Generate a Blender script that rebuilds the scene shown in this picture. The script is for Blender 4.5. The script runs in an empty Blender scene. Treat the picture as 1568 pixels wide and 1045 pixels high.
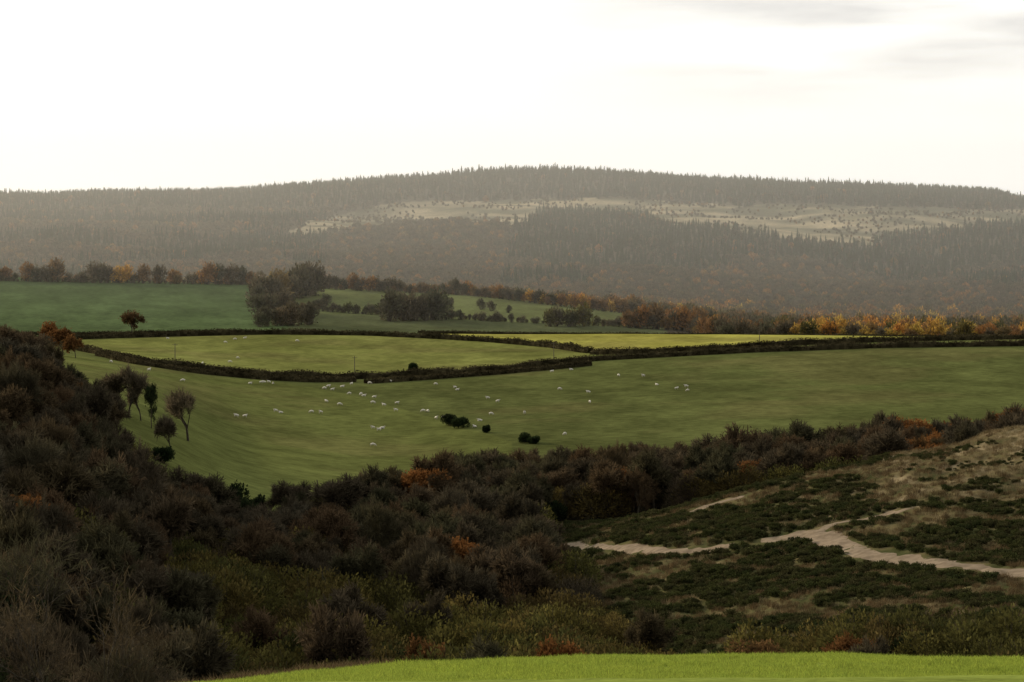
import bpy, math, random
import numpy as np
from mathutils import Vector, Matrix
random.seed(7); rng=np.random.default_rng(7)
K=36/100/1568.0      # tangent of bearing per survey unit (100 mm lens)
V0=440.0
scene=bpy.context.scene

# ------------------------------------------------------------------ helpers
def pchip(x,Y,xi):
    x=np.asarray(x,float);Y=np.asarray(Y,float)
    if Y.ndim==1:Y=Y[:,None];sq=True
    else:sq=False
    h=np.diff(x)[:,None];d=np.diff(Y,axis=0)/h
    m=np.zeros_like(Y);m[0]=d[0];m[-1]=d[-1]
    w1=2*h[1:]+h[:-1];w2=h[1:]+2*h[:-1]
    ok=(d[:-1]*d[1:])>0
    den=np.where(ok,w1/np.where(ok,d[:-1],1)+w2/np.where(ok,d[1:],1),1)
    m[1:-1]=np.where(ok,(w1+w2)/den,0)
    xi=np.clip(np.asarray(xi,float),x[0],x[-1])
    i=np.clip(np.searchsorted(x,xi,side='right')-1,0,len(x)-2)
    t=((xi-x[i])/(x[i+1]-x[i]))[:,None];H=h[i]
    r=(2*t**3-3*t**2+1)*Y[i]+(t**3-2*t**2+t)*H*m[i]+(-2*t**3+3*t**2)*Y[i+1]+(t**3-t**2)*H*m[i+1]
    return r[:,0] if sq else r
def vnoise(x,y,seed=0):
    xi=np.floor(x).astype(np.int64);yi=np.floor(y).astype(np.int64)
    fx=x-xi;fy=y-yi;fx=fx*fx*(3-2*fx);fy=fy*fy*(3-2*fy)
    def h(a,b):
        n=(a*374761393+b*668265263+seed*1442695041)&0xffffffff
        n=((n^(n>>13))*1274126177)&0xffffffff
        return ((n^(n>>16))&0xffff)/65535.0
    return (h(xi,yi)*(1-fx)+h(xi+1,yi)*fx)*(1-fy)+(h(xi,yi+1)*(1-fx)+h(xi+1,yi+1)*fx)*fy
def fbm(x,y,seed=0,o=4):
    s=0;a=.5
    for i in range(o):
        s=s+a*vnoise(x,y,seed+i*17);x=x*2.03;y=y*2.03;a*=.5
    return s/(1-.5**o)

# ------------------------------------------------------------------ terrain levels
U0=[-400,0,200,400,600,784,1000,1200,1400,1568,1968]
T={}
def zrow(z): return ('z',z)
T[2]=zrow(-1.7);T[12]=zrow(-2.3);T[28]=zrow(-3.9)
T[45]=[1125,1100,1085,1068,1058,1053,1050,1050,1051,1053,1060]
T[62]=[1120,1085,1062,1042,1025,1016,1010,1009,1011,1013,1022]
T[80]=[1190,1160,1130,1110,1098,1090,1086,1084,1086,1088,1098]
T[150]=zrow(-33)
T[250]=[1150,1200,1215,1224,1224,1224,1210,1150,1100,1090,1050]
T[300]=[960,1040,1090,1130,1137,1137,1110,1030,985,970,940]
T[350]=[790,900,960,1030,1040,1040,1000,935,895,872,820]
T[400]=[650,780,870,935,952,950,895,850,803,782,700]
T[470]=[560,655,770,838,862,858,797,740,695,657,600]
T[530]=[530,595,690,775,800,803,790,770,742,728,700]
T[600]=[522,562,640,722,750,752,746,735,718,703,690]
T[700]=[522,553,612,688,705,697,690,682,678,676,676]
T[800]=[520,545,578,628,645,640,635,630,629,628,628]
T[900]=[517,537,560,590,600,599,592,586,582,580,580]
T[1000]=[510,529,545,563,571,566,554,547,543,541,541]
T[1100]=[505,522,529,536,539,538,532,527,524,523,523]
T[1200]=[500,516,515,511,511,512.5,513,513.5,515.5,517.5,519]
T[1260]=[498,513,512,510,513,516,520,522,525,526,528]
T[1350]=[480,485,488,492,500,507,513,520,522,524,526]
T[1500]=[444,447,452,462,470,478,494,512,515,516,518]
T[1620]=[418,424,430,437,446,458,485,510,512,513,515]
T[1720]=[432,438,444,450,458,472,495,512,514,515,516]
T[2000]=[455,455,455,455,462,470,485,495,500,500,500]
T[2400]=[420,420,420,420,425,430,440,450,455,455,455]
T[2800]=[375,375,375,375,382,385,390,398,402,402,402]
T[3200]=[335,337,338,338,338,335,338,345,350,350,352]
T[3600]=[314,312,308,303,292,285,290,303,308,312,325]
ridge=[(-400,312),(0,298),(100,292),(200,291),(300,290),(400,286),(480,283),(560,275),(640,270),(700,266),(800,261),(850,258),(900,260),(1000,264),(1100,271),(1200,276),(1300,279),(1400,281),(1480,285),(1530,289),(1560,300),(1620,315),(1968,330)]
T[3950]='ridge'
T[4300]=[330,325,320,318,308,300,305,315,322,345,360]
T[6000]=zrow(60);T[12000]=zrow(20);T[40000]=zrow(0)
ucol=np.concatenate([np.linspace(-2600,-230,50)[:-1],np.arange(-230,1800,3.6),np.linspace(1800,4200,50)])
Ds=sorted(T)
Zt=[]
for D in Ds:
    r=T[D]
    if r=='ridge': v=np.interp(ucol,[a for a,b in ridge],[b+10 for a,b in ridge]);z=(V0-v)*K*D
    elif isinstance(r,tuple): z=np.full(len(ucol),float(r[1]))
    else: z=(V0-pchip(U0,r,ucol))*K*D
    Zt.append(z)
Zt=np.array(Zt)
drow=np.concatenate([np.linspace(2,30,16)[:-1],np.linspace(30,80,80)[:-1],np.linspace(80,250,40)[:-1],np.linspace(250,540,270)[:-1],np.linspace(540,1300,310)[:-1],np.linspace(1300,4400,260)[:-1],np.geomspace(4400,40000,24)])
Zg=pchip(Ds,Zt,drow)
DD,UU=np.meshgrid(drow,ucol,indexing='ij')
XX=(UU-784)*K*DD
front=np.interp(ucol,[820,900,1000,1100,1200,1300,1568],[480,400,345,322,310,302,296])
hm=np.clip((UU-830)/60,0,1)*np.clip((DD-front[None,:])/15,0,1)*np.clip((525-DD)/15,0,1)
Zg=Zg+hm*(fbm(XX/9,DD/9,3)-.5)*2.2+hm*(fbm(XX/2.2,DD/2.2,8,3)-.5)*.5
fm=np.clip((DD-560)/60,0,1)*np.clip((1300-DD)/50,0,1)
Zg=Zg+fm*(fbm(XX/90,DD/90,5,3)-.5)*1.6
hh=np.clip((DD-2300)/300,0,1)*np.clip((3900-DD)/100,0,1)
Zg=Zg+hh*(fbm(XX/220,DD/220,9,4)-.5)*30
nr=np.clip((70-DD)/10,0,1)
Zg=Zg+nr*((fbm(XX/4,DD/4,2,3)-.5)*.22)
def height(x,y):
    x=np.asarray(x,float);y=np.asarray(y,float)
    u=784+x/(K*y)
    i=np.clip(np.searchsorted(drow,y,side='right')-1,0,len(drow)-2)
    j=np.clip(np.searchsorted(ucol,u,side='right')-1,0,len(ucol)-2)
    t=np.clip((y-drow[i])/(drow[i+1]-drow[i]),0,1);s=np.clip((u-ucol[j])/(ucol[j+1]-ucol[j]),0,1)
    return (Zg[i,j]*(1-s)+Zg[i,j+1]*s)*(1-t)+(Zg[i+1,j]*(1-s)+Zg[i+1,j+1]*s)*t
def XY(u,D): return ((u-784)*K*D,D)
def dist(u,v,d0=560,d1=1255):
    """distance along a surveyed bearing/depression at which the sight line meets the ground"""
    d=np.linspace(d0,d1,700);x=(u-784)*K*d
    vp=V0-height(x,d)/(K*d)
    w=np.nonzero(vp<=v)[0]
    return d[w[0]] if len(w) else d1
def line(pts,d0=560,d1=1255,step=6):
    """survey polyline -> ground polyline x,y"""
    us=[];vs=[]
    for (a,b),(c,d) in zip(pts[:-1],pts[1:]):
        n=max(1,int(abs(c-a)/step))
        for q in range(n): us.append(a+(c-a)*q/n);vs.append(b+(d-b)*q/n)
    us.append(pts[-1][0]);vs.append(pts[-1][1])
    Dl=np.array([dist(a,b,d0,d1) for a,b in zip(us,vs)])
    if len(Dl)>6:
        p=np.pad(Dl,2,mode='edge');Dl=(p[:-4]+p[1:-3]+p[2:-2]+p[3:-1]+p[4:])/5
    us=np.array(us)
    return np.stack([(us-784)*K*Dl,Dl],1),us,Dl

LA=[(40,521),(120,537),(200,552),(300,566),(400,575),(480,579),(545,581),(640,576),(760,568),(850,559),(910,553),(1000,548),(1150,540),(1350,533),(1568,530),(1760,529)]
LB=[(60,521),(120,520),(250,516),(400,512.5),(480,513),(560,514),(650,518),(750,524),(850,533),(905,542)]
LC=[(905,543),(960,543),(1050,538),(1200,530),(1350,524),(1568,519.5),(1760,519)]
A_xy,A_u,A_D=line(LA);B_xy,B_u,B_D=line(LB);C_xy,C_u,C_D=line(LC)
wm_u=[-400,-200,0,60,130,200,300,360,430,520,600,680,784,1000,1200,1400,1568,1900]
wm_D=[640,640,612,600,558,515,488,488,505,525,562,598,620,632,636,640,640,640]

# ------------------------------------------------------------------ materials
def new_mat(name):
    m=bpy.data.materials.new(name);m.use_nodes=True
    nt=m.node_tree;nt.nodes.clear();o=nt.nodes.new('ShaderNodeOutputMaterial')
    return m,nt,o
def N(nt,t,**kw):
    n=nt.nodes.new(t)
    for a,b in kw.items():setattr(n,a,b)
    return n
def leaf_mat(name,cols,lv=.45,trans=.2,clump=.25,g=1.0):
    m,nt,o=new_mat(name)
    oi=N(nt,'ShaderNodeObjectInfo');cr=N(nt,'ShaderNodeValToRGB')
    e=cr.color_ramp.elements
    for i,c in enumerate(cols):
        p=i/max(1,len(cols)-1)
        if i<2: e[i].position=p;el=e[i]
        else: el=e.new(p)
        el.color=(c[0]*g,c[1]*g,c[2]*g,1)
    nt.links.new(oi.outputs['Random'],cr.inputs[0])
    at=N(nt,'ShaderNodeAttribute',attribute_name='lv')
    tc=N(nt,'ShaderNodeTexCoord');nz=N(nt,'ShaderNodeTexNoise');nz.inputs['Scale'].default_value=clump;nz.inputs['Detail'].default_value=3
    nt.links.new(tc.outputs['Object'],nz.inputs['Vector'])
    mr=N(nt,'ShaderNodeMapRange');mr.inputs[1].default_value=.3;mr.inputs[2].default_value=.7;mr.inputs[3].default_value=.55;mr.inputs[4].default_value=1.5
    nt.links.new(nz.outputs[0],mr.inputs[0])
    mr2=N(nt,'ShaderNodeMapRange');mr2.inputs[3].default_value=1-lv;mr2.inputs[4].default_value=1+lv
    nt.links.new(at.outputs['Fac'],mr2.inputs[0])
    mu=N(nt,'ShaderNodeMath',operation='MULTIPLY');nt.links.new(mr.outputs[0],mu.inputs[0]);nt.links.new(mr2.outputs[0],mu.inputs[1])
    vm=N(nt,'ShaderNodeVectorMath',operation='SCALE');nt.links.new(cr.outputs[0],vm.inputs[0]);nt.links.new(mu.outputs[0],vm.inputs['Scale'])
    d=N(nt,'ShaderNodeBsdfDiffuse');t=N(nt,'ShaderNodeBsdfTranslucent');mx=N(nt,'ShaderNodeMixShader');mx.inputs[0].default_value=trans
    nt.links.new(vm.outputs[0],d.inputs[0]);nt.links.new(vm.outputs[0],t.inputs[0])
    nt.links.new(d.outputs[0],mx.inputs[1]);nt.links.new(t.outputs[0],mx.inputs[2]);nt.links.new(mx.outputs[0],o.inputs[0])
    return m
def noise_mat(name,c1,c2,scale,rough=.9,bump=0):
    m,nt,o=new_mat(name)
    tc=N(nt,'ShaderNodeTexCoord');nz=N(nt,'ShaderNodeTexNoise');nz.inputs['Scale'].default_value=scale;nz.inputs['Detail'].default_value=6
    nt.links.new(tc.outputs['Object'],nz.inputs['Vector'])
    cr=N(nt,'ShaderNodeValToRGB');cr.color_ramp.elements[0].color=(*c1,1);cr.color_ramp.elements[1].color=(*c2,1)
    cr.color_ramp.elements[0].position=.35;cr.color_ramp.elements[1].position=.65
    nt.links.new(nz.outputs[0],cr.inputs[0])
    b=N(nt,'ShaderNodeBsdfPrincipled');b.inputs['Roughness'].default_value=rough;b.inputs['Specular IOR Level'].default_value=.1
    nt.links.new(cr.outputs[0],b.inputs['Base Color']);nt.links.new(b.outputs[0],o.inputs[0])
    return m
BARK=noise_mat('bark',(.045,.038,.028),(.10,.085,.06),3)
M_bare=leaf_mat('bare_twigs',[(.066,.056,.036),(.092,.074,.048),(.064,.062,.034),(.110,.074,.042),(.078,.070,.048)],trans=.3)
M_olive=leaf_mat('olive_scrub_leaves',[(.080,.080,.026),(.125,.108,.032),(.064,.070,.024),(.135,.108,.034),(.10,.076,.030)],trans=.35)
M_rust=leaf_mat('rust_leaves',[(.16,.078,.030),(.21,.095,.032),(.13,.078,.034)],trans=.35)
M_gold=leaf_mat('golden_leaves',[(.52,.29,.06),(.42,.31,.07),(.50,.23,.055)],trans=.3)
M_ever=leaf_mat('evergreen_leaves',[(.024,.038,.016),(.034,.048,.020),(.026,.034,.016)])
M_con=leaf_mat('conifer_needles',[(.024,.046,.024),(.032,.056,.028),(.040,.056,.030),(.026,.040,.024)],.35)
M_far=leaf_mat('far_wood_leaves',[(.11,.096,.064),(.145,.12,.078),(.10,.102,.062),(.16,.12,.072)],.4)
M_farb=leaf_mat('far_rust_leaves',[(.27,.145,.062),(.20,.135,.070),(.34,.17,.058),(.21,.16,.07)],.4)
M_hedge=leaf_mat('hedge_leaves',[(.050,.043,.023),(.060,.050,.027)],.5,clump=.12)
M_gorse=leaf_mat('gorse_needles',[(.055,.066,.024),(.072,.078,.028),(.080,.075,.034),(.045,.057,.022)],.5)
M_tan=leaf_mat('dry_grass',[(.24,.19,.105),(.31,.25,.14),(.18,.14,.078)],.35)
M_brown=leaf_mat('dead_bracken',[(.13,.092,.048),(.17,.12,.062),(.10,.075,.038)],.35)
M_grass=leaf_mat('green_grass',[(.27,.35,.06),(.34,.40,.065),(.23,.29,.05)],.4,.4)

# ------------------------------------------------------------------ mesh utils
def build(name,V,F,mats,mi=None,lv=None,link=True,smooth=False):
    me=bpy.data.meshes.new(name);V=np.asarray(V,np.float32)
    sizes=np.array([len(f) for f in F],np.int32) if not isinstance(F,np.ndarray) else np.full(len(F),F.shape[1],np.int32)
    flat=np.concatenate([np.asarray(f) for f in F]).astype(np.int32) if not isinstance(F,np.ndarray) else F.ravel().astype(np.int32)
    me.vertices.add(len(V));me.vertices.foreach_set('co',V.ravel())
    me.loops.add(len(flat));me.loops.foreach_set('vertex_index',flat)
    me.polygons.add(len(sizes));me.polygons.foreach_set('loop_start',np.concatenate([[0],np.cumsum(sizes)[:-1]]).astype(np.int32))
    if smooth: me.polygons.foreach_set('use_smooth',np.ones(len(sizes),bool))
    if mi is not None: me.polygons.foreach_set('material_index',np.asarray(mi,np.int32))
    me.update(calc_edges=True)
    for m in mats: me.materials.append(m)
    if lv is not None:
        a=me.attributes.new('lv','FLOAT','FACE');a.data.foreach_set('value',np.asarray(lv,np.float32))
    ob=bpy.data.objects.new(name,me)
    if link: scene.collection.objects.link(ob)
    return ob
class MB:
    def __init__(s): s.V=[];s.F=[];s.M=[];s.L=[];s.n=0
    def add(s,V,F,m,l):
        V=np.asarray(V,float).reshape(-1,3);F=np.asarray(F)
        s.V.append(V);s.F.extend(list(F+s.n));s.n+=len(V);s.M.extend([m]*len(F));s.L.extend(list(l) if hasattr(l,'__len__') else [l]*len(F))
    def tube(s,p,q,r0,r1,n=4,m=0):
        p=np.array(p,float);q=np.array(q,float);d=q-p;L=np.linalg.norm(d)+1e-9;d/=L
        a=np.cross(d,[0,0,1] if abs(d[2])<.9 else [1,0,0]);a/=np.linalg.norm(a);b=np.cross(d,a)
        an=np.arange(n)*2*math.pi/n
        ring=np.cos(an)[:,None]*a+np.sin(an)[:,None]*b
        s.add(np.concatenate([p+ring*r0,q+ring*r1]),[[i,(i+1)%n,n+(i+1)%n,n+i] for i in range(n)],m,.5)
    def leaves(s,C,size,m=1,dirs=None,asp=1.0):
        C=np.asarray(C,float);n=len(C)
        if n==0:return
        a=rng.normal(size=(n,3)) if dirs is None else dirs+rng.normal(size=(n,3))*.25
        a/=np.linalg.norm(a,axis=1)[:,None]+1e-9
        b=np.cross(a,rng.normal(size=(n,3)));b/=np.linalg.norm(b,axis=1)[:,None]+1e-9
        sz=size*rng.uniform(.6,1.4,n)[:,None]
        P=np.stack([C-a*sz*.5-b*sz*.5/asp*.6,C-a*sz*.4+b*sz*.5/asp,C+a*sz*.6+b*sz*.3/asp*.4,C+a*sz*.45-b*sz*.4/asp],1)
        s.add(P.reshape(-1,3),np.arange(4*n).reshape(n,4),m,rng.random(n))
    def obj(s,name,mats,link=False,scale=None,W=None,H=None):
        V=np.concatenate(s.V)
        if H: 
            V[:,2]*=H/V[:,2].max()
        if W:
            V[:,:2]*=W/2/np.percentile(np.hypot(V[:,0],V[:,1]),96)
        return build(name,V,s.F,mats,s.M,s.L,link)
def grow(mb,p,d,L,r,lev,maxlev,tips,kids,spread,up):
    p=np.array(p,float);d=np.array(d,float)
    segs=2
    for i in range(segs):
        d2=d+rng.normal(size=3)*.13;d2[2]+=up*.1;d2/=np.linalg.norm(d2)
        q=p+d2*L/segs;r2=r*.82
        mb.tube(p,q,r,r2,5 if lev<2 else 3);p=q;d=d2;r=r2
        if lev>=2 and i==0: tips.append((p.copy(),d.copy()))
    if lev==maxlev: tips.append((p,d));return
    for c in range(kids[lev]):
        ax=rng.normal(size=3);ax-=ax.dot(d)*d;ax/=np.linalg.norm(ax)
        an=spread*rng.uniform(.6,1.3)
        nd=d*math.cos(an)+ax*math.sin(an);nd[2]+=up*.25;nd/=np.linalg.norm(nd)
        grow(mb,p-d*L*rng.uniform(0,.35),nd,L*rng.uniform(.6,.85),r*.62,lev+1,maxlev,tips,kids,spread,up)
def tree(name,H,W,leafmat,nleaf=6,leaf=.35,twigs=5,kids=(5,4,3,3),spread=.7,up=.35,trunk=.32,link=False,asp=1.3,twl=.9,rad=.7,tasp=9):
    mb=MB();tips=[]
    grow(mb,(0,0,-.3),(0,0,1),H*trunk,H*.025,0,len(kids),tips,kids,spread,up)
    P=np.array([t[0] for t in tips]);Dv=np.array([t[1] for t in tips])
    if twigs:
        C=np.repeat(P,twigs,0);dd=np.repeat(Dv,twigs,0)+rng.normal(size=(len(C),3))*.5
        dd/=np.linalg.norm(dd,axis=1)[:,None]
        mb.leaves(C+dd*twl*.4,twl,1,dd,tasp)
    if nleaf:
        C=np.repeat(P,nleaf,0)+rng.normal(size=(len(P)*nleaf,3))*rad*.6
        mb.leaves(C,leaf,1,None,asp)
    return mb.obj(name,[BARK,leafmat],link,W=W,H=H)
def bush(name,H,W,mat,n=3500,leaf=.3,lobes=9,asp=2.5,link=False):
    """multi-stemmed rounded scrub: stems plus leafy sprays filling uneven lobes"""
    mb=MB();C=[];Dn=[]
    for i in range(lobes):
        a=rng.uniform(0,6.28);rr=math.sqrt(rng.random())*W*.33
        c=np.array([rr*math.cos(a),rr*math.sin(a),H*rng.uniform(.35,.66)*(1-.35*rr/(W*.33+.01))])
        R=np.array([W*rng.uniform(.14,.25),W*rng.uniform(.14,.25),H*rng.uniform(.22,.36)])
        mb.tube((c[0]*.25,c[1]*.25,-.2),c*[.7,.7,.7],H*.014,H*.008,4);mb.tube(c*[.7,.7,.7],c+[0,0,R[2]*.8],H*.008,H*.002,3)
        for q in range(5):
            dd=rng.normal(size=3);dd[2]=abs(dd[2]);dd/=np.linalg.norm(dd);mb.tube(c*[.7,.7,.7],c+dd*R*1.05,H*.005,H*.0015,3)
        k=n//lobes;d=rng.normal(size=(k,3));d/=np.linalg.norm(d,axis=1)[:,None]
        rad=rng.uniform(.55,1.08,k)[:,None]
        p=c+d*R*rad;keep=p[:,2]>0.05
        C.append(p[keep]);dd=d.copy();dd[:,2]+=.7;Dn.append(dd[keep])
    C=np.concatenate(C);Dn=np.concatenate(Dn);Dn/=np.linalg.norm(Dn,axis=1)[:,None]
    mb.leaves(C,leaf,1,Dn,asp)
    return mb.obj(name,[BARK,mat],link)
def conifer(name,H,W,mat,layers=9,per=9,link=False):
    mb=MB();mb.tube((0,0,-.5),(0,0,H*.95),H*.016,H*.003,5)
    for i in range(layers):
        t=i/(layers-1);z=H*(.12+.86*t);R=W*.5*(1-t)**.8+.12
        for j in range(per):
            a=j*6.283/per+rng.uniform(0,.6)+i;r=R*rng.uniform(.7,1.15);w=R*.42
            dx,dy=math.cos(a),math.sin(a);zz=z+rng.normal()*.15
            mb.add([(0,0,zz+H*.09),(dx*r*.6-dy*w,dy*r*.6+dx*w,zz-.02*H),(dx*r,dy*r,zz-H*.035),(dx*r*.6+dy*w,dy*r*.6-dx*w,zz-.02*H)],[[0,1,2,3]],1,rng.random())
    return mb.obj(name,[BARK,mat],link)
def coll(name,obs):
    c=bpy.data.collections.new(name)
    for i,o in enumerate(obs): o.name='%s_%02d'%(name,i);c.objects.link(o)
    return c
def scatter(name,x,y,z,scl,idx,col,rot=None):
    n=len(x);me=bpy.data.meshes.new(name);me.vertices.add(n)
    me.vertices.foreach_set('co',np.stack([x,y,z],1).astype(np.float32).ravel())
    s=np.asarray(scl,np.float32)
    if s.ndim==1: s=np.stack([s,s,s],1)
    for nm,ty,val,key in (('scl','FLOAT_VECTOR',s,'vector'),('idx','INT',np.asarray(idx,np.int32),'value')):
        a=me.attributes.new(nm,ty,'POINT');a.data.foreach_set(key,val.ravel())
    r=np.zeros((n,3),np.float32);r[:,2]=rng.uniform(0,6.28,n);r[:,:2]=rng.normal(size=(n,2))*.04
    a=me.attributes.new('rot','FLOAT_VECTOR','POINT');a.data.foreach_set('vector',r.ravel())
    ob=bpy.data.objects.new(name,me);scene.collection.objects.link(ob)
    g=bpy.data.node_groups.new(name+'_gn','GeometryNodeTree')
    g.interface.new_socket('Geometry',in_out='INPUT',socket_type='NodeSocketGeometry');g.interface.new_socket('Geometry',in_out='OUTPUT',socket_type='NodeSocketGeometry')
    gi=g.nodes.new('NodeGroupInput');go=g.nodes.new('NodeGroupOutput')
    ip=g.nodes.new('GeometryNodeInstanceOnPoints');ci=g.nodes.new('GeometryNodeCollectionInfo')
    ci.inputs['Collection'].default_value=col;ci.inputs['Separate Children'].default_value=True;ci.inputs['Reset Children'].default_value=True
    def na(nm,t):
        q=g.nodes.new('GeometryNodeInputNamedAttribute');q.data_type=t;q.inputs[0].default_value=nm;return q.outputs[0]
    er=g.nodes.new('FunctionNodeEulerToRotation')
    g.links.new(na('rot','FLOAT_VECTOR'),er.inputs[0]);g.links.new(gi.outputs[0],ip.inputs['Points']);g.links.new(ci.outputs[0],ip.inputs['Instance'])
    ip.inputs['Pick Instance'].default_value=True
    g.links.new(na('idx','INT'),ip.inputs['Instance Index']);g.links.new(er.outputs[0],ip.inputs['Rotation']);g.links.new(na('scl','FLOAT_VECTOR'),ip.inputs['Scale'])
    g.links.new(ip.outputs[0],go.inputs[0])
    m=ob.modifiers.new('scatter','NODES');m.node_group=g
    return ob
def jit(x0,x1,y0,y1,step):
    gx,gy=np.meshgrid(np.arange(x0,x1,step),np.arange(y0,y1,step))
    gx=gx.ravel()+rng.uniform(-.55,.55,gx.size)*step;gy=gy.ravel()+rng.uniform(-.55,.55,gy.size)*step
    return gx,gy
def toU(x,y): return 784+x/(K*y)
def toV(x,y): return V0-height(x,y)/(K*y)

# ------------------------------------------------------------------ ground sheet
AD=np.interp(ucol,A_u,A_D)[None,:];BD=np.interp(ucol,B_u,B_D)[None,:];CD=np.interp(ucol,C_u,C_D)[None,:]
WD=np.interp(ucol,wm_u,wm_D)[None,:]
col=np.zeros(UU.shape+(3,));col[:]=(.055,.048,.028)
def put(mask,c): col[mask]=c
put(DD<63.5,(.22,.27,.055))
put((DD>WD),(.090,.102,.034))
gap=(UU>185)&(UU<345)&(DD>478)&(DD<560);put(gap,(.06,.07,.028))
# shading at the lower field's break of slope, painted as a lighter near side
fold_shade_edge=np.interp(UU,[390,530,660,780],[dist(390,581),dist(530,603),dist(660,640),dist(780,676)])
put((DD>WD)&(DD<fold_shade_edge)&(UU<785),(.110,.124,.038))
put((DD>AD)&(DD<1262),(.155,.166,.048))
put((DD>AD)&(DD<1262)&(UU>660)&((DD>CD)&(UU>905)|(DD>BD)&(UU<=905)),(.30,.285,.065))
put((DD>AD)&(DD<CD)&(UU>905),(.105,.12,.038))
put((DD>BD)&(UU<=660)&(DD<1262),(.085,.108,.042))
put((DD>=1225)&(DD<1700),(.072,.104,.042))
put((DD>=1225)&(DD<1700)&(UU>440),(.115,.132,.05))
put((DD>=1225)&(DD<1420)&(UU>440),(.080,.092,.042))
put((DD>=1225)&(DD<1700)&(UU>1010+ (1500-DD)*.1),(.06,.052,.035))
put(DD>=1660,(.10,.088,.06))
VV=V0-Zg/(K*DD)
up_u=[440,520,600,700,820,930,1100,1300,1420,1568,1800];up_v=[350,330,314,306,306,303,314,312,314,320,330]
lo_u=[440,600,700,800,850,960,1060,1150,1260,1330,1400,1568,1800];lo_v=[360,346,346,348,318,330,352,358,370,372,356,346,346]
def clearing(u,v,x,y):
    w=(fbm(x/70,y/70,123,4)-.5)*22
    return (v+w>np.interp(u,up_u,up_v))&(v+w<np.interp(u,lo_u,lo_v))&(u>440)
# the clearing as a region of the hillside
clr=clearing(UU,VV,XX,DD)&(DD>2600)&(DD<3880)
nzc=fbm(XX/60,DD/30,31,5)
cc=np.array([.12,.115,.072])+(np.array([.36,.30,.19])-np.array([.12,.115,.072]))*np.clip((nzc-.40)/.26,0,1)[...,None]
col[clr]=cc[clr]
put(hm>.5,(.10,.09,.05))
band=fbm(XX/60,DD/25,12)
colf=np.clip(col*(1+.25*(band-.5)[...,None]*2),0,1)
# worn, drier patches give the pasture a slightly browner cast here and there
dry=np.clip((fbm(XX/38,DD/38,91)-.5)*5,0,1)*((DD>560)&(DD<1262))*.34
colf=colf*(1-dry[...,None])+dry[...,None]*np.array([.14,.12,.05])
fine=fbm(XX/7,DD/12,66,3);fmask=((DD>560)&(DD<1700))
colf=colf*(1+(.30*(fine-.5)*2*fmask)[...,None])
nr_,nc_=UU.shape
idx=np.arange(nr_*nc_).reshape(nr_,nc_)
F=np.stack([idx[:-1,:-1],idx[:-1,1:],idx[1:,1:],idx[1:,:-1]],-1).reshape(-1,4)
m,nt,o=new_mat('ground_cover')
at=N(nt,'ShaderNodeAttribute',attribute_name='Cover');hat=N(nt,'ShaderNodeAttribute',attribute_name='heath');nat=N(nt,'ShaderNodeAttribute',attribute_name='straw')
geo=N(nt,'ShaderNodeNewGeometry')
def noise(scale,det=5,vs=None,rz=0):
    q=N(nt,'ShaderNodeTexNoise');q.inputs['Scale'].default_value=scale;q.inputs['Detail'].default_value=det
    if vs:
        mp=N(nt,'ShaderNodeMapping');mp.inputs['Scale'].default_value=vs;mp.inputs['Rotation'].default_value=(0,0,rz);nt.links.new(geo.outputs['Position'],mp.inputs[0]);nt.links.new(mp.outputs[0],q.inputs['Vector'])
    else: nt.links.new(geo.outputs['Position'],q.inputs['Vector'])
    return q.outputs[0]
def mrange(s,a,b,c,d):
    q=N(nt,'ShaderNodeMapRange');q.inputs[1].default_value=a;q.inputs[2].default_value=b;q.inputs[3].default_value=c;q.inputs[4].default_value=d;nt.links.new(s,q.inputs[0]);return q.outputs[0]
def mul(a,b):
    q=N(nt,'ShaderNodeMath',operation='MULTIPLY');nt.links.new(a,q.inputs[0]);nt.links.new(b,q.inputs[1]);return q.outputs[0]
f=mul(mul(mrange(noise(.35),.3,.7,.78,1.22),mrange(noise(.03,6,(1,.35,1)),.3,.7,.83,1.17)),mrange(noise(6,4),.3,.7,.75,1.25))
sc=N(nt,'ShaderNodeVectorMath',operation='SCALE');nt.links.new(at.outputs['Color'],sc.inputs[0]);nt.links.new(f,sc.inputs['Scale'])
# heath colours
cr=N(nt,'ShaderNodeValToRGB');cs=[(.34,(.060,.064,.026)),(.46,(.090,.086,.038)),(.56,(.13,.108,.053)),(.68,(.23,.185,.108)),(.80,(.30,.24,.15))]
e=cr.color_ramp.elements
e[0].position,e[0].color=cs[0][0],(*cs[0][1],1);e[1].position,e[1].color=cs[1][0],(*cs[1][1],1)
for p,c in cs[2:]: q=e.new(p);q.color=(*c,1)
ad=N(nt,'ShaderNodeMath',operation='ADD');nt.links.new(noise(.25,8,(1,.6,1),.6),ad.inputs[0]);nt.links.new(nat.outputs['Fac'],ad.inputs[1])
nt.links.new(ad.outputs[0],cr.inputs[0])
mx=N(nt,'ShaderNodeMix',data_type='RGBA');nt.links.new(hat.outputs['Fac'],mx.inputs[0]);nt.links.new(sc.outputs[0],mx.inputs[6]);nt.links.new(cr.outputs[0],mx.inputs[7])
b=N(nt,'ShaderNodeBsdfDiffuse');nt.links.new(mx.outputs[2],b.inputs[0]);nt.links.new(b.outputs[0],o.inputs[0])
bp=N(nt,'ShaderNodeBump');bp.inputs['Strength'].default_value=.5;bp.inputs['Distance'].default_value=.25;nt.links.new(noise(2.2,6),bp.inputs['Height']);nt.links.new(bp.outputs[0],b.inputs['Normal'])
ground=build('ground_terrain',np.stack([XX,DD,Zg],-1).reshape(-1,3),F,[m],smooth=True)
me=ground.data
a=me.attributes.new('Cover','FLOAT_COLOR','POINT');a.data.foreach_set('color',np.concatenate([colf,np.ones(colf.shape[:2]+(1,))],-1).astype(np.float32).ravel())
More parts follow.
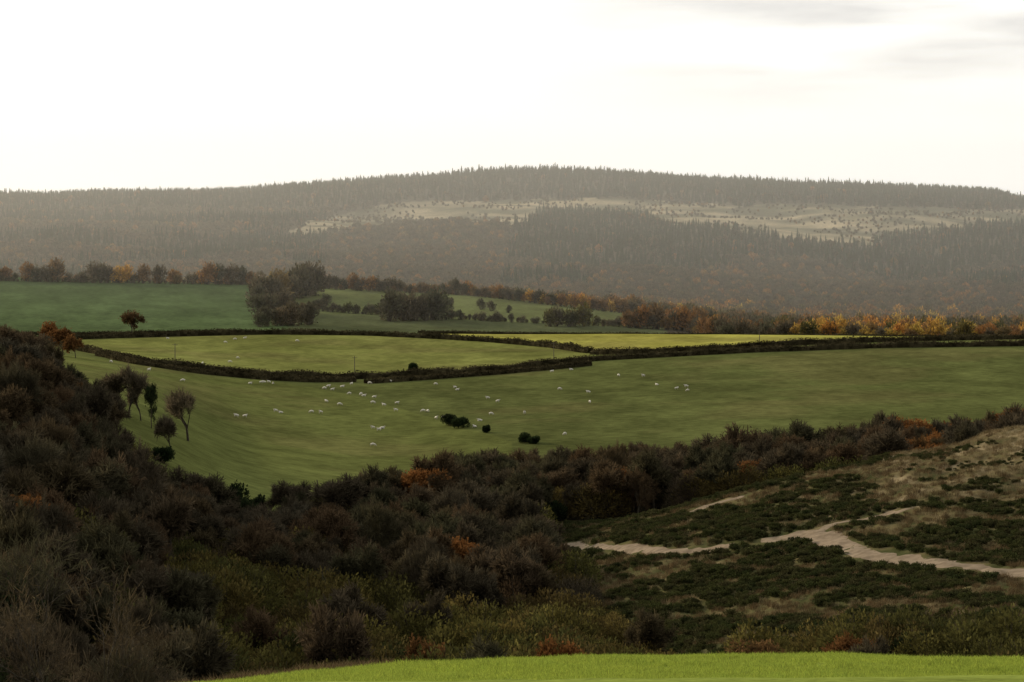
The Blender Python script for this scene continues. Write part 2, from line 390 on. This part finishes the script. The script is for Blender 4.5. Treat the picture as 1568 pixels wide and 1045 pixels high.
a=me.attributes.new('heath','FLOAT','POINT');a.data.foreach_set('value',hm.astype(np.float32).ravel())
# straw grass more common on the upper right shoulder
def shoulder(u,D): return np.clip((u-1150)/400,0,1)*np.clip((D-385)/60,0,1)
straw=shoulder(UU,DD)*.18-.06
a=me.attributes.new('straw','FLOAT','POINT');a.data.foreach_set('value',straw.astype(np.float32).ravel())

# ------------------------------------------------------------------ footpaths
M_path=noise_mat('footpath_earth',(.16,.12,.078),(.26,.20,.135),.8)
def ribbon(name,pts,w,d0,d1):
    xy,_,_=line(pts,d0,d1,4)
    V=[];F=[]
    for i,p in enumerate(xy):
        t=xy[min(i+1,len(xy)-1)]-xy[max(i-1,0)];t/=np.linalg.norm(t)+1e-9;n=np.array([-t[1],t[0]])
        ww=w*(.45+1.1*vnoise(np.array(i*.35),np.array(w*3.1),4))
        if i in(0,len(xy)-1): ww*=.2
        for s in np.linspace(-.5,.5,6):
            q=p+n*ww*s;V.append((q[0],q[1],float(height(q[0],q[1]))+.10-.08*abs(s)*2))
        if i:
            for j in range(5): F.append([6*(i-1)+j,6*(i-1)+j+1,6*i+j+1,6*i+j])
    return build(name,V,np.array(F),[M_path],smooth=True)
PATHS=[([(1640,895),(1568,880),(1480,867),(1400,861),(1330,852),(1285,832),(1245,818),(1205,822),(1165,831)],3.5,300,470),
([(1120,838),(1060,845),(1020,845),(950,839),(900,838),(860,834)],2.3,330,500),
([(1250,818),(1275,802),(1330,795),(1400,778)],1.6,300,468),
([(1060,787),(1075,776),(1110,768),(1140,760)],2.4,400,468)]
for pts,w,d0,d1 in PATHS: ribbon('footpath',pts,w,d0,d1)

# ------------------------------------------------------------------ hedges
def hedge(name,xy,h=2.2,w=2.4,dens=34,mat=M_hedge):
    seg=np.linalg.norm(np.diff(xy,axis=0),axis=1);cs=np.concatenate([[0],np.cumsum(seg)]);L=cs[-1]
    s=np.arange(0,L,1.6);px=np.interp(s,cs,xy[:,0]);py=np.interp(s,cs,xy[:,1])
    tx=np.gradient(px);ty=np.gradient(py);l=np.hypot(tx,ty)+1e-9;nx=-ty/l;ny=tx/l
    hs=h*(.62+.76*fbm(s/9,s*0+h,3,3));ws=w*(.75+.5*fbm(s/6,s*0+3,5,2));z=height(px,py)
    prof=[(-.42,-.2),(-.45,.5),(-.25,.86),(.25,.86),(.45,.5),(.42,-.2)]
    V=np.stack([np.stack([px+nx*a*ws,py+ny*a*ws,z+hs*b],1) for a,b in prof],1).reshape(-1,3)
    V+=rng.normal(size=V.shape)*.08
    n=len(s);F=[]
    for i in range(n-1):
        for j in range(5): F.append([6*i+j,6*i+j+1,6*i+7+j,6*i+6+j])
    mb=MB();mb.add(V,F,0,rng.random(len(F)))
    k=int(L*dens);ss=rng.uniform(0,L,k);th=rng.uniform(0,math.pi,k)
    ax=np.interp(ss,s,px);ay=np.interp(ss,s,py);nnx=np.interp(ss,s,nx);nny=np.interp(ss,s,ny);H=np.interp(ss,s,hs);Wd=np.interp(ss,s,ws)
    r=rng.uniform(.8,1.2,k);off=np.sign(np.cos(th))*np.abs(np.cos(th))**.6*.5*Wd*r;zz=np.abs(np.sin(th))**.7*H*r
    X=ax+nnx*off;Y=ay+nny*off
    mb.leaves(np.stack([X,Y,height(X,Y)+zz],1),.42,0,None,1.3)
    return mb.obj(name,[mat],True)
hedge('hedge',A_xy,2.0,2.8)
hedge('hedge',B_xy,2.1,2.8)
hedge('hedge',C_xy,2.0,2.4)
A2,_,_=line([(150,545),(200,557),(300,572),(400,582),(480,586),(545,585)]);hedge('hedge',A2,1.6,2.2)
A3,_,_=line([(560,588),(640,583),(760,574),(850,566),(910,560)]);hedge('hedge',A3,1.6,2.2)
l1=np.array([XY(u,D) for u,D in zip(np.linspace(640,1760,60),np.interp(np.linspace(640,1760,60),[640,905,1568,1760],[1228,1228,1222,1220]))]);hedge('hedge',l1,1.5,2.2,20)
l1=np.array([XY(u,1212+8*math.sin(u/90)) for u in np.linspace(-100,400,50)]);hedge('hedge',l1,1.6,2.0,20)

# ------------------------------------------------------------------ prototypes
P_bare=[tree('t',11.5,8.5,M_bare,nleaf=2,leaf=.30,twigs=9,twl=1.2,spread=.6) for _ in range(4)]
P_bush=[bush('t',8.5,11.5,M_olive,5200,.34,16,1.6) for _ in range(4)]
P_rust=[tree('t',9.5,8,M_rust,nleaf=7,leaf=.36,twigs=4) for _ in range(2)]
P_ever=[bush('t',6,5,M_ever,3000,.33,asp=1.6) for _ in range(2)]
P_bb=[bush('t',9.5,8.5,M_bare,3400,.42,11,4) for _ in range(3)]
P_ll=[tree('t',14,10,M_bare,nleaf=0,twigs=10,twl=1.3,tasp=16,kids=(5,4,4,3)) for _ in range(2)]
C_val=coll('valley_tree_kind',P_bare+P_bush+P_rust+P_ever+P_bb+P_ll)  #0-3 bare 4-7 bush 8-9 rust 10-11 ever 12-14 barebush 15-16 leafless
# valley woodland
x,y=jit(-190,190,225,670,5.4);u=toU(x,y);D=y
wmax=np.interp(u,wm_u,wm_D);frt=np.interp(u,[820,900,1000,1100,1200,1300,1568],[475,390,328,304,292,285,280])
ok=(u>-330)&(u<1900)&(D<wmax)&~((u>820)&(D>frt)&(D<522))&~((u>190)&(u<340)&(D>480)&(D<560))
ok&=~((u>250)&(u<1568)&(D<240))
x,y,u,D,wmax=x[ok],y[ok],u[ok],D[ok],wmax[ok];n=len(x);r=rng.random(n)
zn=fbm(x/28,y/28,77,3);zs=fbm(x/14,y/14,78,2)
leftdark=u<280-(D-300)*.1
oliv=(D<430+110*(zn-.5)*2)
idxs=np.where(r<.38,rng.integers(12,15,n),rng.integers(0,4,n))
idxs=np.where(oliv,np.where(r<np.where(leftdark,.35,.9),rng.integers(4,8,n),idxs),idxs)
idxs=np.where(~oliv&(zs>.6)&(r<.35),rng.integers(4,8,n),idxs)
rr=rng.random(n)
idxs=np.where((rr<.022)|((u>1380)&(D>540)&(rr<.6)),rng.integers(8,10,n),idxs)
idxs=np.where((rr>.97)|((u>300)&(u<440)&(D>470)&(rr>.5)),rng.integers(10,12,n),idxs)
idxs=np.where((rr>.88)&(rr<.95)&(u<1000)&~(oliv&~leftdark),rng.integers(15,17,n),idxs)
s=rng.uniform(.62,1.12,n);s=np.where(D>wmax-40,s*.82,s);s=np.where((u>900)&(D<400),s*.78,s)
s*=np.where((zn>.55),1.12,.94)
s=np.where((idxs>=15)&(D>wmax-70),s*.7,s)
sv=np.stack([s*rng.uniform(.9,1.25,n),s*rng.uniform(.9,1.25,n),s],1)
scatter('valley_woodland',x,y,height(x,y)-.15,sv,idxs,C_val)
print('valley',n,'bush',int(((idxs>=4)&(idxs<8)).sum()),'oliv',int(oliv.sum()))
# ------------------------------------------------------------------ heath cover
P_g=[bush('g',1.2,2.2,M_gorse,600,.17,6,1.8) for _ in range(4)]
def tuft(h,n,mat,w,spr):
    mb=MB()
    for i in range(n):
        a=rng.uniform(0,6.28);p=np.array([rng.normal()*spr,rng.normal()*spr,0]);l=h*rng.uniform(.6,1.2);t=np.array([math.cos(a),math.sin(a),0])
        q=np.array([-t[1],t[0],0])*w
        mb.add([p-q,p+q,p+q*.6+t*l*.25+[0,0,l*.65],p-q*.6+t*l*.25+[0,0,l*.65]],[[0,1,2,3]],0,rng.random())
        mb.add([p+q*.6+t*l*.25+[0,0,l*.65],p-q*.6+t*l*.25+[0,0,l*.65],p+t*l*.6+[0,0,l]],[[0,1,2]],0,rng.random())
    return mb.obj('tuft',[mat])
P_t=[tuft(.5,60,M_tan,.012,.25) for _ in range(3)]+[tuft(.6,60,M_brown,.02,.3) for _ in range(3)]
C_h=coll('heath_plant',P_g+P_t)
x,y=jit(-10,190,285,525,1.15);u=toU(x,y);D=y
frt=np.interp(u,[820,900,1000,1100,1200,1300,1568],[480,390,330,305,290,283,278])
ok=(u>828)&(u<1850)&(D>frt)&(D<522);x,y,u,D=x[ok],y[ok],u[ok],D[ok]
st=shoulder(u,D)
zn=fbm((x*.82+y*.57)/5,(y*.82-x*.57)/9,41,5)+.20*st
r=rng.random(len(x))
gor=(zn<.54)&(r<.88)
pth=np.zeros(len(x),bool)
for pts,w,d0,d1 in PATHS:
    q,_,_=line(pts,d0,d1,4)
    for a in q: pth|=(np.abs(x-a[0])<w*.6)&(y<a[1]+w*.5)&(y>a[1]-w*.5-1.6)
keep=~pth
x,y,gor,D,st,zn=x[keep],y[keep],gor[keep],D[keep],st[keep],zn[keep];n=len(x)
tk=np.where(rng.random(n)<.35+.55*st,rng.integers(4,7,n),rng.integers(7,10,n))
scatter('heath_gorse_and_grass',x,y,height(x,y)-.05,np.where(gor,rng.uniform(.3,.95,n)*(1.25-.6*st),rng.uniform(.6,1.4,n)),np.where(gor,rng.integers(0,4,n),tk),C_h)
print('heath',n)
# ------------------------------------------------------------------ foreground grass
C_gr=coll('grass_tuft',[tuft(.07,26,M_grass,.004,.06) for _ in range(4)]+[tuft(.16,40,M_brown,.006,.1) for _ in range(2)])
x,y=jit(-14,14,42,64,.13);ok=(toU(x,y)>-60)&(toU(x,y)<1630)&(rng.random(len(x))<.35+.9*fbm(x/.9,y/1.6,15,3));x,y=x[ok],y[ok];n=len(x)
scatter('meadow_grass',x,y,height(x,y)-.005,rng.uniform(.6,1.6,n)*(.3+1.4*fbm(x/1.4,y/2.2,5)),rng.integers(0,4,n),C_gr)
x,y=jit(-14,14,62,68,.22);u=toU(x,y);ok=(u<600)&(u>-100)&(y>63.5);x,y=x[ok],y[ok];n=len(x)
scatter('rough_grass_margin',x,y,height(x,y)-.02,rng.uniform(.8,2.0,n),rng.integers(4,6,n),C_gr)

# ------------------------------------------------------------------ distant woods
P_con=[conifer('c',12*q,5.6,M_con) for q in (1,.9,1.1)]
def fart(mat,H=11,W=10,n=620,leaf=.85): return bush('f',H,W,mat,n,leaf,11,1.6)
P_far=[fart(M_far) for _ in range(4)];P_fr=[fart(M_farb) for _ in range(2)];P_fg=[fart(M_gold) for _ in range(2)]
P_fgreen=[fart(M_olive) for _ in range(1)]
C_far=coll('far_tree_kind',P_con+P_far+P_fr+P_fg+P_fgreen) #0-2 con,3-6 far,7-8 rust,9-10 gold, 11 olive
x,y=jit(-950,950,2150,4020,8.5);u=toU(x,y);v=toV(x,y)
ok=(u>-330)&(u<1900)
cl=clearing(u,v,x,y)&(y<3880)&(y>2600);rr=rng.random(len(x));zn=fbm(x/120,y/120,55,4);z2=fbm(x/40,y/40,57,3)
ok&=~(cl&~((z2<.50)&(rr<.65)))
x,y,u,v,cl,rr,zn=x[ok],y[ok],u[ok],v[ok],cl[ok],rr[ok],zn[ok];n=len(x)
con=(y>3350)|((u>790+(v-320)*-.2)&(v<425+110*(zn-.5)))|((zn>.52)&(u<500))
con&=~cl
con&=~((rr<.15)&(y<3700))
ii=np.where(con,rng.integers(0,3,n),rng.integers(3,7,n))
r2=rng.random(n);ii=np.where(~con&(r2<.12),7,ii)
s=np.where(con,rng.uniform(.6,1.1,n),rng.uniform(.6,1.05,n));s=np.where(y>3800,rng.uniform(.6,.85,n),s);s=np.where(cl,s*.42,s)
scatter('distant_hill_forest',x,y,height(x,y)-.3,s,ii,C_far);print('hill',n)
# wood at the foot of the hill
x,y=jit(-560,560,1265,2150,7.6);u=toU(x,y);v=toV(x,y)
edge=np.interp(u,[-400,400,900,1000,1060,1100,2000],[1760,1740,1640,1600,1400,1275,1265])
ok=(u>-330)&(u<1900)&(y>edge);x,y,u,v=x[ok],y[ok],u[ok],v[ok];n=len(x)
zn=fbm(x/45,y/45,65,3);r=rng.random(n)
pr=np.where(zn>.52,.7,.16)
ii=np.where(r<pr,rng.integers(7,9,n),rng.integers(3,7,n))
gold=(u>1235)&(u<1500)&(y<1480)
ii=np.where(gold&(rng.random(n)<.55),rng.integers(9,11,n),ii);ii=np.where(rng.random(n)<.07,11,ii)
ii=np.where(~gold&(rng.random(n)<.035),9,ii)
s=rng.uniform(.45,1.3,n);s=np.where((y<1500)&(u>1000),s*.95,s)
scatter('distant_woodland',x,y,height(x,y)-.2,s,ii,C_far);print('foot',n)
# hedgerow trees between the upper fields
X=[];Y=[];S=[];I=[]
def row(u0,v0,u1,v1,n,s0,s1,kinds,d0=1265,d1=1640,jx=3):
    for i in range(n):
        t=(i+rng.uniform(-.4,.4))/max(1,n-1);uu=u0+(u1-u0)*t;D=dist(uu,v0+(v1-v0)*t,d0,d1)+rng.normal()*2
        X.append((uu-784)*K*D);Y.append(D);S.append(rng.uniform(s0,s1));I.append(int(rng.choice(kinds)))
row(-200,427,395,437,46,.5,1.5,[3,4,5,6,7,8,7,9],d1=1632)
row(-200,427,395,437,90,.15,.35,[3,4,5,6],d1=1628)
row(480,442,720,453,30,.4,1.1,[7,8,3,4]);row(720,453,1020,488,44,.4,1.1,[7,8,3,4,9])
row(400,497,500,468,14,.4,.9,[3,4,5])
row(490,477,760,493,42,.2,.7,[3,4,5,6,11]);row(760,493,1030,504,36,.2,.75,[3,4,5,6,11])
row(600,492,675,490,7,1.4,2.0,[3,4,5],d1=1500);row(845,500,890,500,5,.9,1.3,[3,11,4])
row(400,500,480,497,9,.8,1.3,[3,4,5]);row(398,470,480,450,12,1.3,2.1,[4,5,3,7]);row(395,485,440,480,6,1.1,1.6,[4,6])
row(960,500,1120,512,14,.8,1.5,[7,8,3,4],d1=1420)
row(700,470,780,480,4,.5,.7,[3,4])
scatter('field_boundary_trees',np.array(X),np.array(Y),height(np.array(X),np.array(Y))-.2,np.array(S),I,C_far)

# ------------------------------------------------------------------ individual trees and shrubs
def place(ob,u,D,name=None,rot=None,dz=0):
    x,y=XY(u,D);ob.location=(x,y,float(height(x,y))+dz);ob.rotation_euler[2]=rng.uniform(0,6.28) if rot is None else rot
    return ob
M_oak=leaf_mat('oak_autumn_leaves',[(.10,.065,.035),(.115,.07,.035)],trans=.3)
place(tree('oak_tree',11,9.5,M_oak,nleaf=6,leaf=.5,twigs=4,link=True),202,1213)
place(tree('oak_tree',11,9,M_rust,nleaf=4,leaf=.5,twigs=4,link=True),70,912)
place(tree('oak_tree',10,8,M_rust,nleaf=4,leaf=.5,twigs=4,link=True),95,908)
place(tree('oak_tree',8,7,M_rust,nleaf=4,leaf=.5,twigs=4,link=True),116,902)
place(bush('holly_tree',5,5,M_ever,3500,.32,asp=1.4,link=True),631,dist(631,572))
for uu,vv,H,W in ((688,652,4.2,5.5),(704,656,3.8,6),(745,663,2.6,2.4),(803,678,3,5.5),(818,680,2.5,4)):
    place(bush('holly_bush',H,W,M_ever,2600,.3,asp=1.4,link=True),uu,dist(uu,vv))
M_pale=leaf_mat('pale_bare_twigs',[(.115,.095,.062),(.13,.105,.068)],trans=.35)
for uu,vv,H,W in ((288,676,12,11),(197,640,12,8),(178,632,10,8),(262,695,8,6),(216,645,9,6)):
    place(tree('bare_tree',H,W,M_pale,nleaf=0,twigs=5,twl=1.2,tasp=12,spread=.55,up=.5,kids=(5,4,3,3),trunk=.26,link=True),uu,dist(uu,vv,495))
place(tree('ivy_covered_tree',10,4,M_ever,nleaf=3,leaf=.35,twigs=4,link=True),232,dist(228,655,495))
for uu,D,H in ((340,495,5),(362,505,7.5),(378,502,5),(250,535,4),(395,508,5)):
    place(bush('holly_bush',H,5.2,M_ever,3200,.33,asp=1.4,link=True),uu,D)
# ivy-clad bare trees, lower left
def ivytree(u,D,H,W):
    mb=MB();tips=[]
    grow(mb,(0,0,-.4),(0,0,1),H*.34,H*.022,0,4,tips,(4,4,4,4),.62,.3)
    P=np.array([t[0] for t in tips]);Dv=np.array([t[1] for t in tips])
    C=np.repeat(P,3,0);dd=np.repeat(Dv,3,0)+rng.normal(size=(len(C),3))*.5
    mb.leaves(C+dd*.4,.9,1,dd,14)
    z=rng.uniform(0,9,2600);a=rng.uniform(0,6.28,2600);r=rng.uniform(.2,.62,2600)
    mb.leaves(np.stack([np.cos(a)*r,np.sin(a)*r,z],1),.22,2,None,1.1)
    for t in tips[:40:3]:
        mb.leaves(t[0]*[.6,.6,.7]+rng.normal(size=(60,3))*[.4,.4,.9],.24,2,None,1.1)
    ob=mb.obj('ivy_clad_tree',[BARK,M_bare,M_ever],True,H=H,W=W);place(ob,u,D)
ivytree(128,236,22,14);ivytree(12,240,19,12);ivytree(215,236,15,9);ivytree(60,300,18,12)
place(bush('golden_bush',5,5,M_olive,2500,.3,link=True),75,225)
place(tree('rust_tree',6,6,M_rust,nleaf=7,leaf=.3,link=True),1320,272)
place(bush('sallow_bush',6,7,leaf_mat('yellowing_leaves',[(.17,.15,.04),(.14,.12,.04)]),3500,.32,link=True),1235,275)

# ------------------------------------------------------------------ utility poles
M_wood=noise_mat('weathered_wood',(.10,.085,.07),(.17,.145,.11),4)
for uu,vv in ((268,560),(848,556),(1163,530),(543,579)):
    mb=MB();mb.tube((0,0,-.5),(0,0,7.5),.16,.11,8);mb.tube((-.9,0,7),(.9,0,7),.06,.06,4)
    for q in(-.8,0,.8): mb.tube((q,0,7.05),(q,0,7.25),.05,.03,6)
    ob=mb.obj('utility_pole',[M_wood],True);place(ob,uu,dist(uu,vv),rot=.4)

# ------------------------------------------------------------------ sheep
M_fl=noise_mat('sheep_fleece',(.62,.58,.50),(.80,.77,.68),9)
M_fc=noise_mat('sheep_face',(.35,.30,.25),(.5,.45,.38),9)
def sheep_mesh(pose):
    v=[(-.42,0,.62,.21),(-.15,0,.60,.27),(.15,0,.60,.28),(.40,0,.64,.21)];e=[(0,1),(1,2),(2,3)]
    if pose=='graze': hd=[(.56,0,.52,.11),(.68,0,.30,.085),(.76,0,.17,.085),(.84,0,.07,.05)]
    elif pose=='turn': hd=[(.54,.05,.80,.11),(.58,.16,.90,.085),(.58,.24,.90,.09),(.57,.38,.84,.05)]
    else: hd=[(.55,0,.80,.11),(.66,0,.92,.085),(.72,0,.93,.09),(.88,0,.86,.05)]
    b=len(v);v+=hd;e+=[(3,b),(b,b+1),(b+1,b+2),(b+2,b+3)]
    for s in(-1,1):
        q=len(v);v+=[(hd[2][0]-.04,hd[2][1]+s*.07,hd[2][2]+.04,.03),(hd[2][0]-.07,hd[2][1]+s*.16,hd[2][2]+.03,.02)];e+=[(b+2,q),(q,q+1)]
    q=len(v);v+=[(-.60,0,.58,.05),(-.65,0,.42,.04)];e+=[(0,q),(q,q+1)]
    if pose!='lie':
        for s in(-1,1):
            q=len(v);v+=[(.36,s*.13,.42,.085),(.37,s*.13,.24,.042),(.36,s*.13,.03,.035)];e+=[(3,q),(q,q+1),(q+1,q+2)]
            q=len(v);v+=[(-.36,s*.14,.44,.11),(-.46,s*.14,.25,.045),(-.41,s*.14,.03,.036)];e+=[(0,q),(q,q+1),(q+1,q+2)]
    else:
        for s in(-1,1):
            q=len(v);v+=[(.42,s*.17,.42,.08),(.55,s*.17,.36,.045),(.40,s*.19,.34,.035)];e+=[(3,q),(q,q+1),(q+1,q+2)]
            q=len(v);v+=[(-.30,s*.22,.44,.10),(-.12,s*.25,.37,.045),(-.32,s*.27,.35,.036)];e+=[(0,q),(q,q+1),(q+1,q+2)]
    dz=-.33 if pose=='lie' else 0
    me=bpy.data.meshes.new('s');me.from_pydata([(a,b_,c+dz) for a,b_,c,r in v],e,[]);ob=bpy.data.objects.new('s',me);scene.collection.objects.link(ob)
    sk=ob.modifiers.new('k','SKIN');
    for i,(a,b_,c,r) in enumerate(v):
        me.skin_vertices[0].data[i].radius=(r,r);me.skin_vertices[0].data[i].use_root=(i==0)
    ob.modifiers.new('ss','SUBSURF').levels=1
    dg=bpy.context.evaluated_depsgraph_get();ev=bpy.data.meshes.new_from_object(ob.evaluated_get(dg))
    bpy.data.objects.remove(ob)
    ev.materials.clear();ev.materials.append(M_fl);ev.materials.append(M_fc)
    for p in ev.polygons:
        c=p.center;h=Vector(hd[2][:3])+Vector((.05,0,dz));p.material_index=1 if ((c-h).length<.17 or (c.z<.3 and pose!='lie')) else 0;p.use_smooth=True
    return ev
SM=[sheep_mesh(p) for p in('graze','stand','turn','lie','graze')]
sp=[(257,519),(170,556),(228,569),(280,585),(310,557),(345,526),(360,521),(375,520),(455,524),(352,556),(364,550),(383,588),(400,588),(405,586),(412,587),(418,588),(422,632),(430,633),(375,640),(362,640),(477,633),(491,634),(497,597),(500,617),(503,594),(509,599),(520,622),(524,593),(535,605),(538,590),(553,606),(557,607),(566,589),(571,619),(573,609),(588,623),(597,586),(606,631),(608,620),(571,658),(585,657),(580,661),(571,684),(648,632),(655,632),(667,590),(668,643),(680,640),(697,594),(700,598),(727,655),(735,645),(747,612),(752,636),(762,617),(803,635),(857,598),(901,603),(903,618),(865,667),(845,571),(875,567),(947,577),(985,578),(1006,590),(1036,597),(1051,594),(1053,600)]
for i,(a,b_) in enumerate(sp):
    ob=bpy.data.objects.new('sheep',SM[int(rng.integers(0,5))]);scene.collection.objects.link(ob)
    place(ob,a,dist(a,b_),dz=-.01);s=rng.uniform(1.0,1.2);ob.scale=(s,s,s)
    if rng.random()<.7: ob.rotation_euler[2]=rng.choice([0,math.pi])+rng.normal()*.5

# ------------------------------------------------------------------ valley haze (real scattering air)
def haze(name,y0,y1,dens,x=1600):
    bm=[(-x,y0,-70),(x,y0,-70),(x,y1,-70),(-x,y1,-70),(-x,y0,230),(x,y0,230),(x,y1,230),(-x,y1,230)]
    m,nt,o=new_mat(name+'_air');vs=N(nt,'ShaderNodeVolumeScatter');vs.inputs['Color'].default_value=(1,.98,.91,1);vs.inputs['Density'].default_value=dens;vs.inputs['Anisotropy'].default_value=.55
    nt.links.new(vs.outputs[0],o.inputs['Volume'])
    build(name,bm,[[0,3,2,1],[4,5,6,7],[0,1,5,4],[1,2,6,5],[2,3,7,6],[3,0,4,7]],[m])
haze('valley_haze',1240,4600,1.8e-4)

# ------------------------------------------------------------------ light
SUN_EL=math.radians(17);SUN_AZ=math.radians(-55)   # azimuth from +Y, negative = left
dirn=Vector((math.sin(SUN_AZ)*math.cos(SUN_EL),math.cos(SUN_AZ)*math.cos(SUN_EL),math.sin(SUN_EL)))
L=bpy.data.lights.new('sun','SUN');L.energy=3.4;L.angle=math.radians(3.0);L.color=(1,.83,.58)
so=bpy.data.objects.new('sun',L);scene.collection.objects.link(so);so.rotation_euler=dirn.to_track_quat('Z','Y').to_euler()
w=bpy.data.worlds.new('World');scene.world=w;w.use_nodes=True;nt=w.node_tree;nt.nodes.clear()
o=N(nt,'ShaderNodeOutputWorld');sk=N(nt,'ShaderNodeTexSky',sky_type='NISHITA');sk.sun_disc=False;sk.sun_elevation=SUN_EL;sk.sun_rotation=SUN_AZ
b1=N(nt,'ShaderNodeBackground');b1.inputs[1].default_value=.1;nt.links.new(sk.outputs[0],b1.inputs[0])
tc=N(nt,'ShaderNodeTexCoord');sx=N(nt,'ShaderNodeSeparateXYZ');nt.links.new(tc.outputs['Generated'],sx.inputs[0])
st=mrange(sx.outputs['Y'],-1,1,.38,1.40)
mp=N(nt,'ShaderNodeMapping');mp.inputs['Scale'].default_value=(9,9,60);mp.inputs['Location'].default_value=(3.3,1.2,.4);nt.links.new(tc.outputs['Generated'],mp.inputs[0])
nz=N(nt,'ShaderNodeTexNoise');nz.inputs['Scale'].default_value=1;nz.inputs['Detail'].default_value=6;nt.links.new(mp.outputs[0],nz.inputs['Vector'])
cm=mul(mul(mrange(nz.outputs[0],.38,.60,0,1),mrange(sx.outputs['X'],-.015,.08,0,1)),mrange(sx.outputs['Z'],.055,.085,0,1))
mx=N(nt,'ShaderNodeMix',data_type='RGBA');mx.inputs[6].default_value=(1,.975,.91,1);mx.inputs[7].default_value=(.66,.64,.615,1);nt.links.new(cm,mx.inputs[0])
b2=N(nt,'ShaderNodeBackground');nt.links.new(mx.outputs[2],b2.inputs[0]);nt.links.new(st,b2.inputs[1])
ms=N(nt,'ShaderNodeMixShader');ms.inputs[0].default_value=.88;nt.links.new(b1.outputs[0],ms.inputs[1]);nt.links.new(b2.outputs[0],ms.inputs[2]);nt.links.new(ms.outputs[0],o.inputs[0])
# ------------------------------------------------------------------ camera
cd=bpy.data.cameras.new('camera');cd.lens=100;cd.sensor_width=36;cd.clip_end=60000;cd.clip_start=.5;cd.shift_y=-(522.5-V0)/1568
co=bpy.data.objects.new('camera',cd);scene.collection.objects.link(co);co.rotation_euler=(math.radians(90),0,0);scene.camera=co
scene.view_settings.view_transform='Standard';scene.view_settings.look='None';scene.view_settings.exposure=0
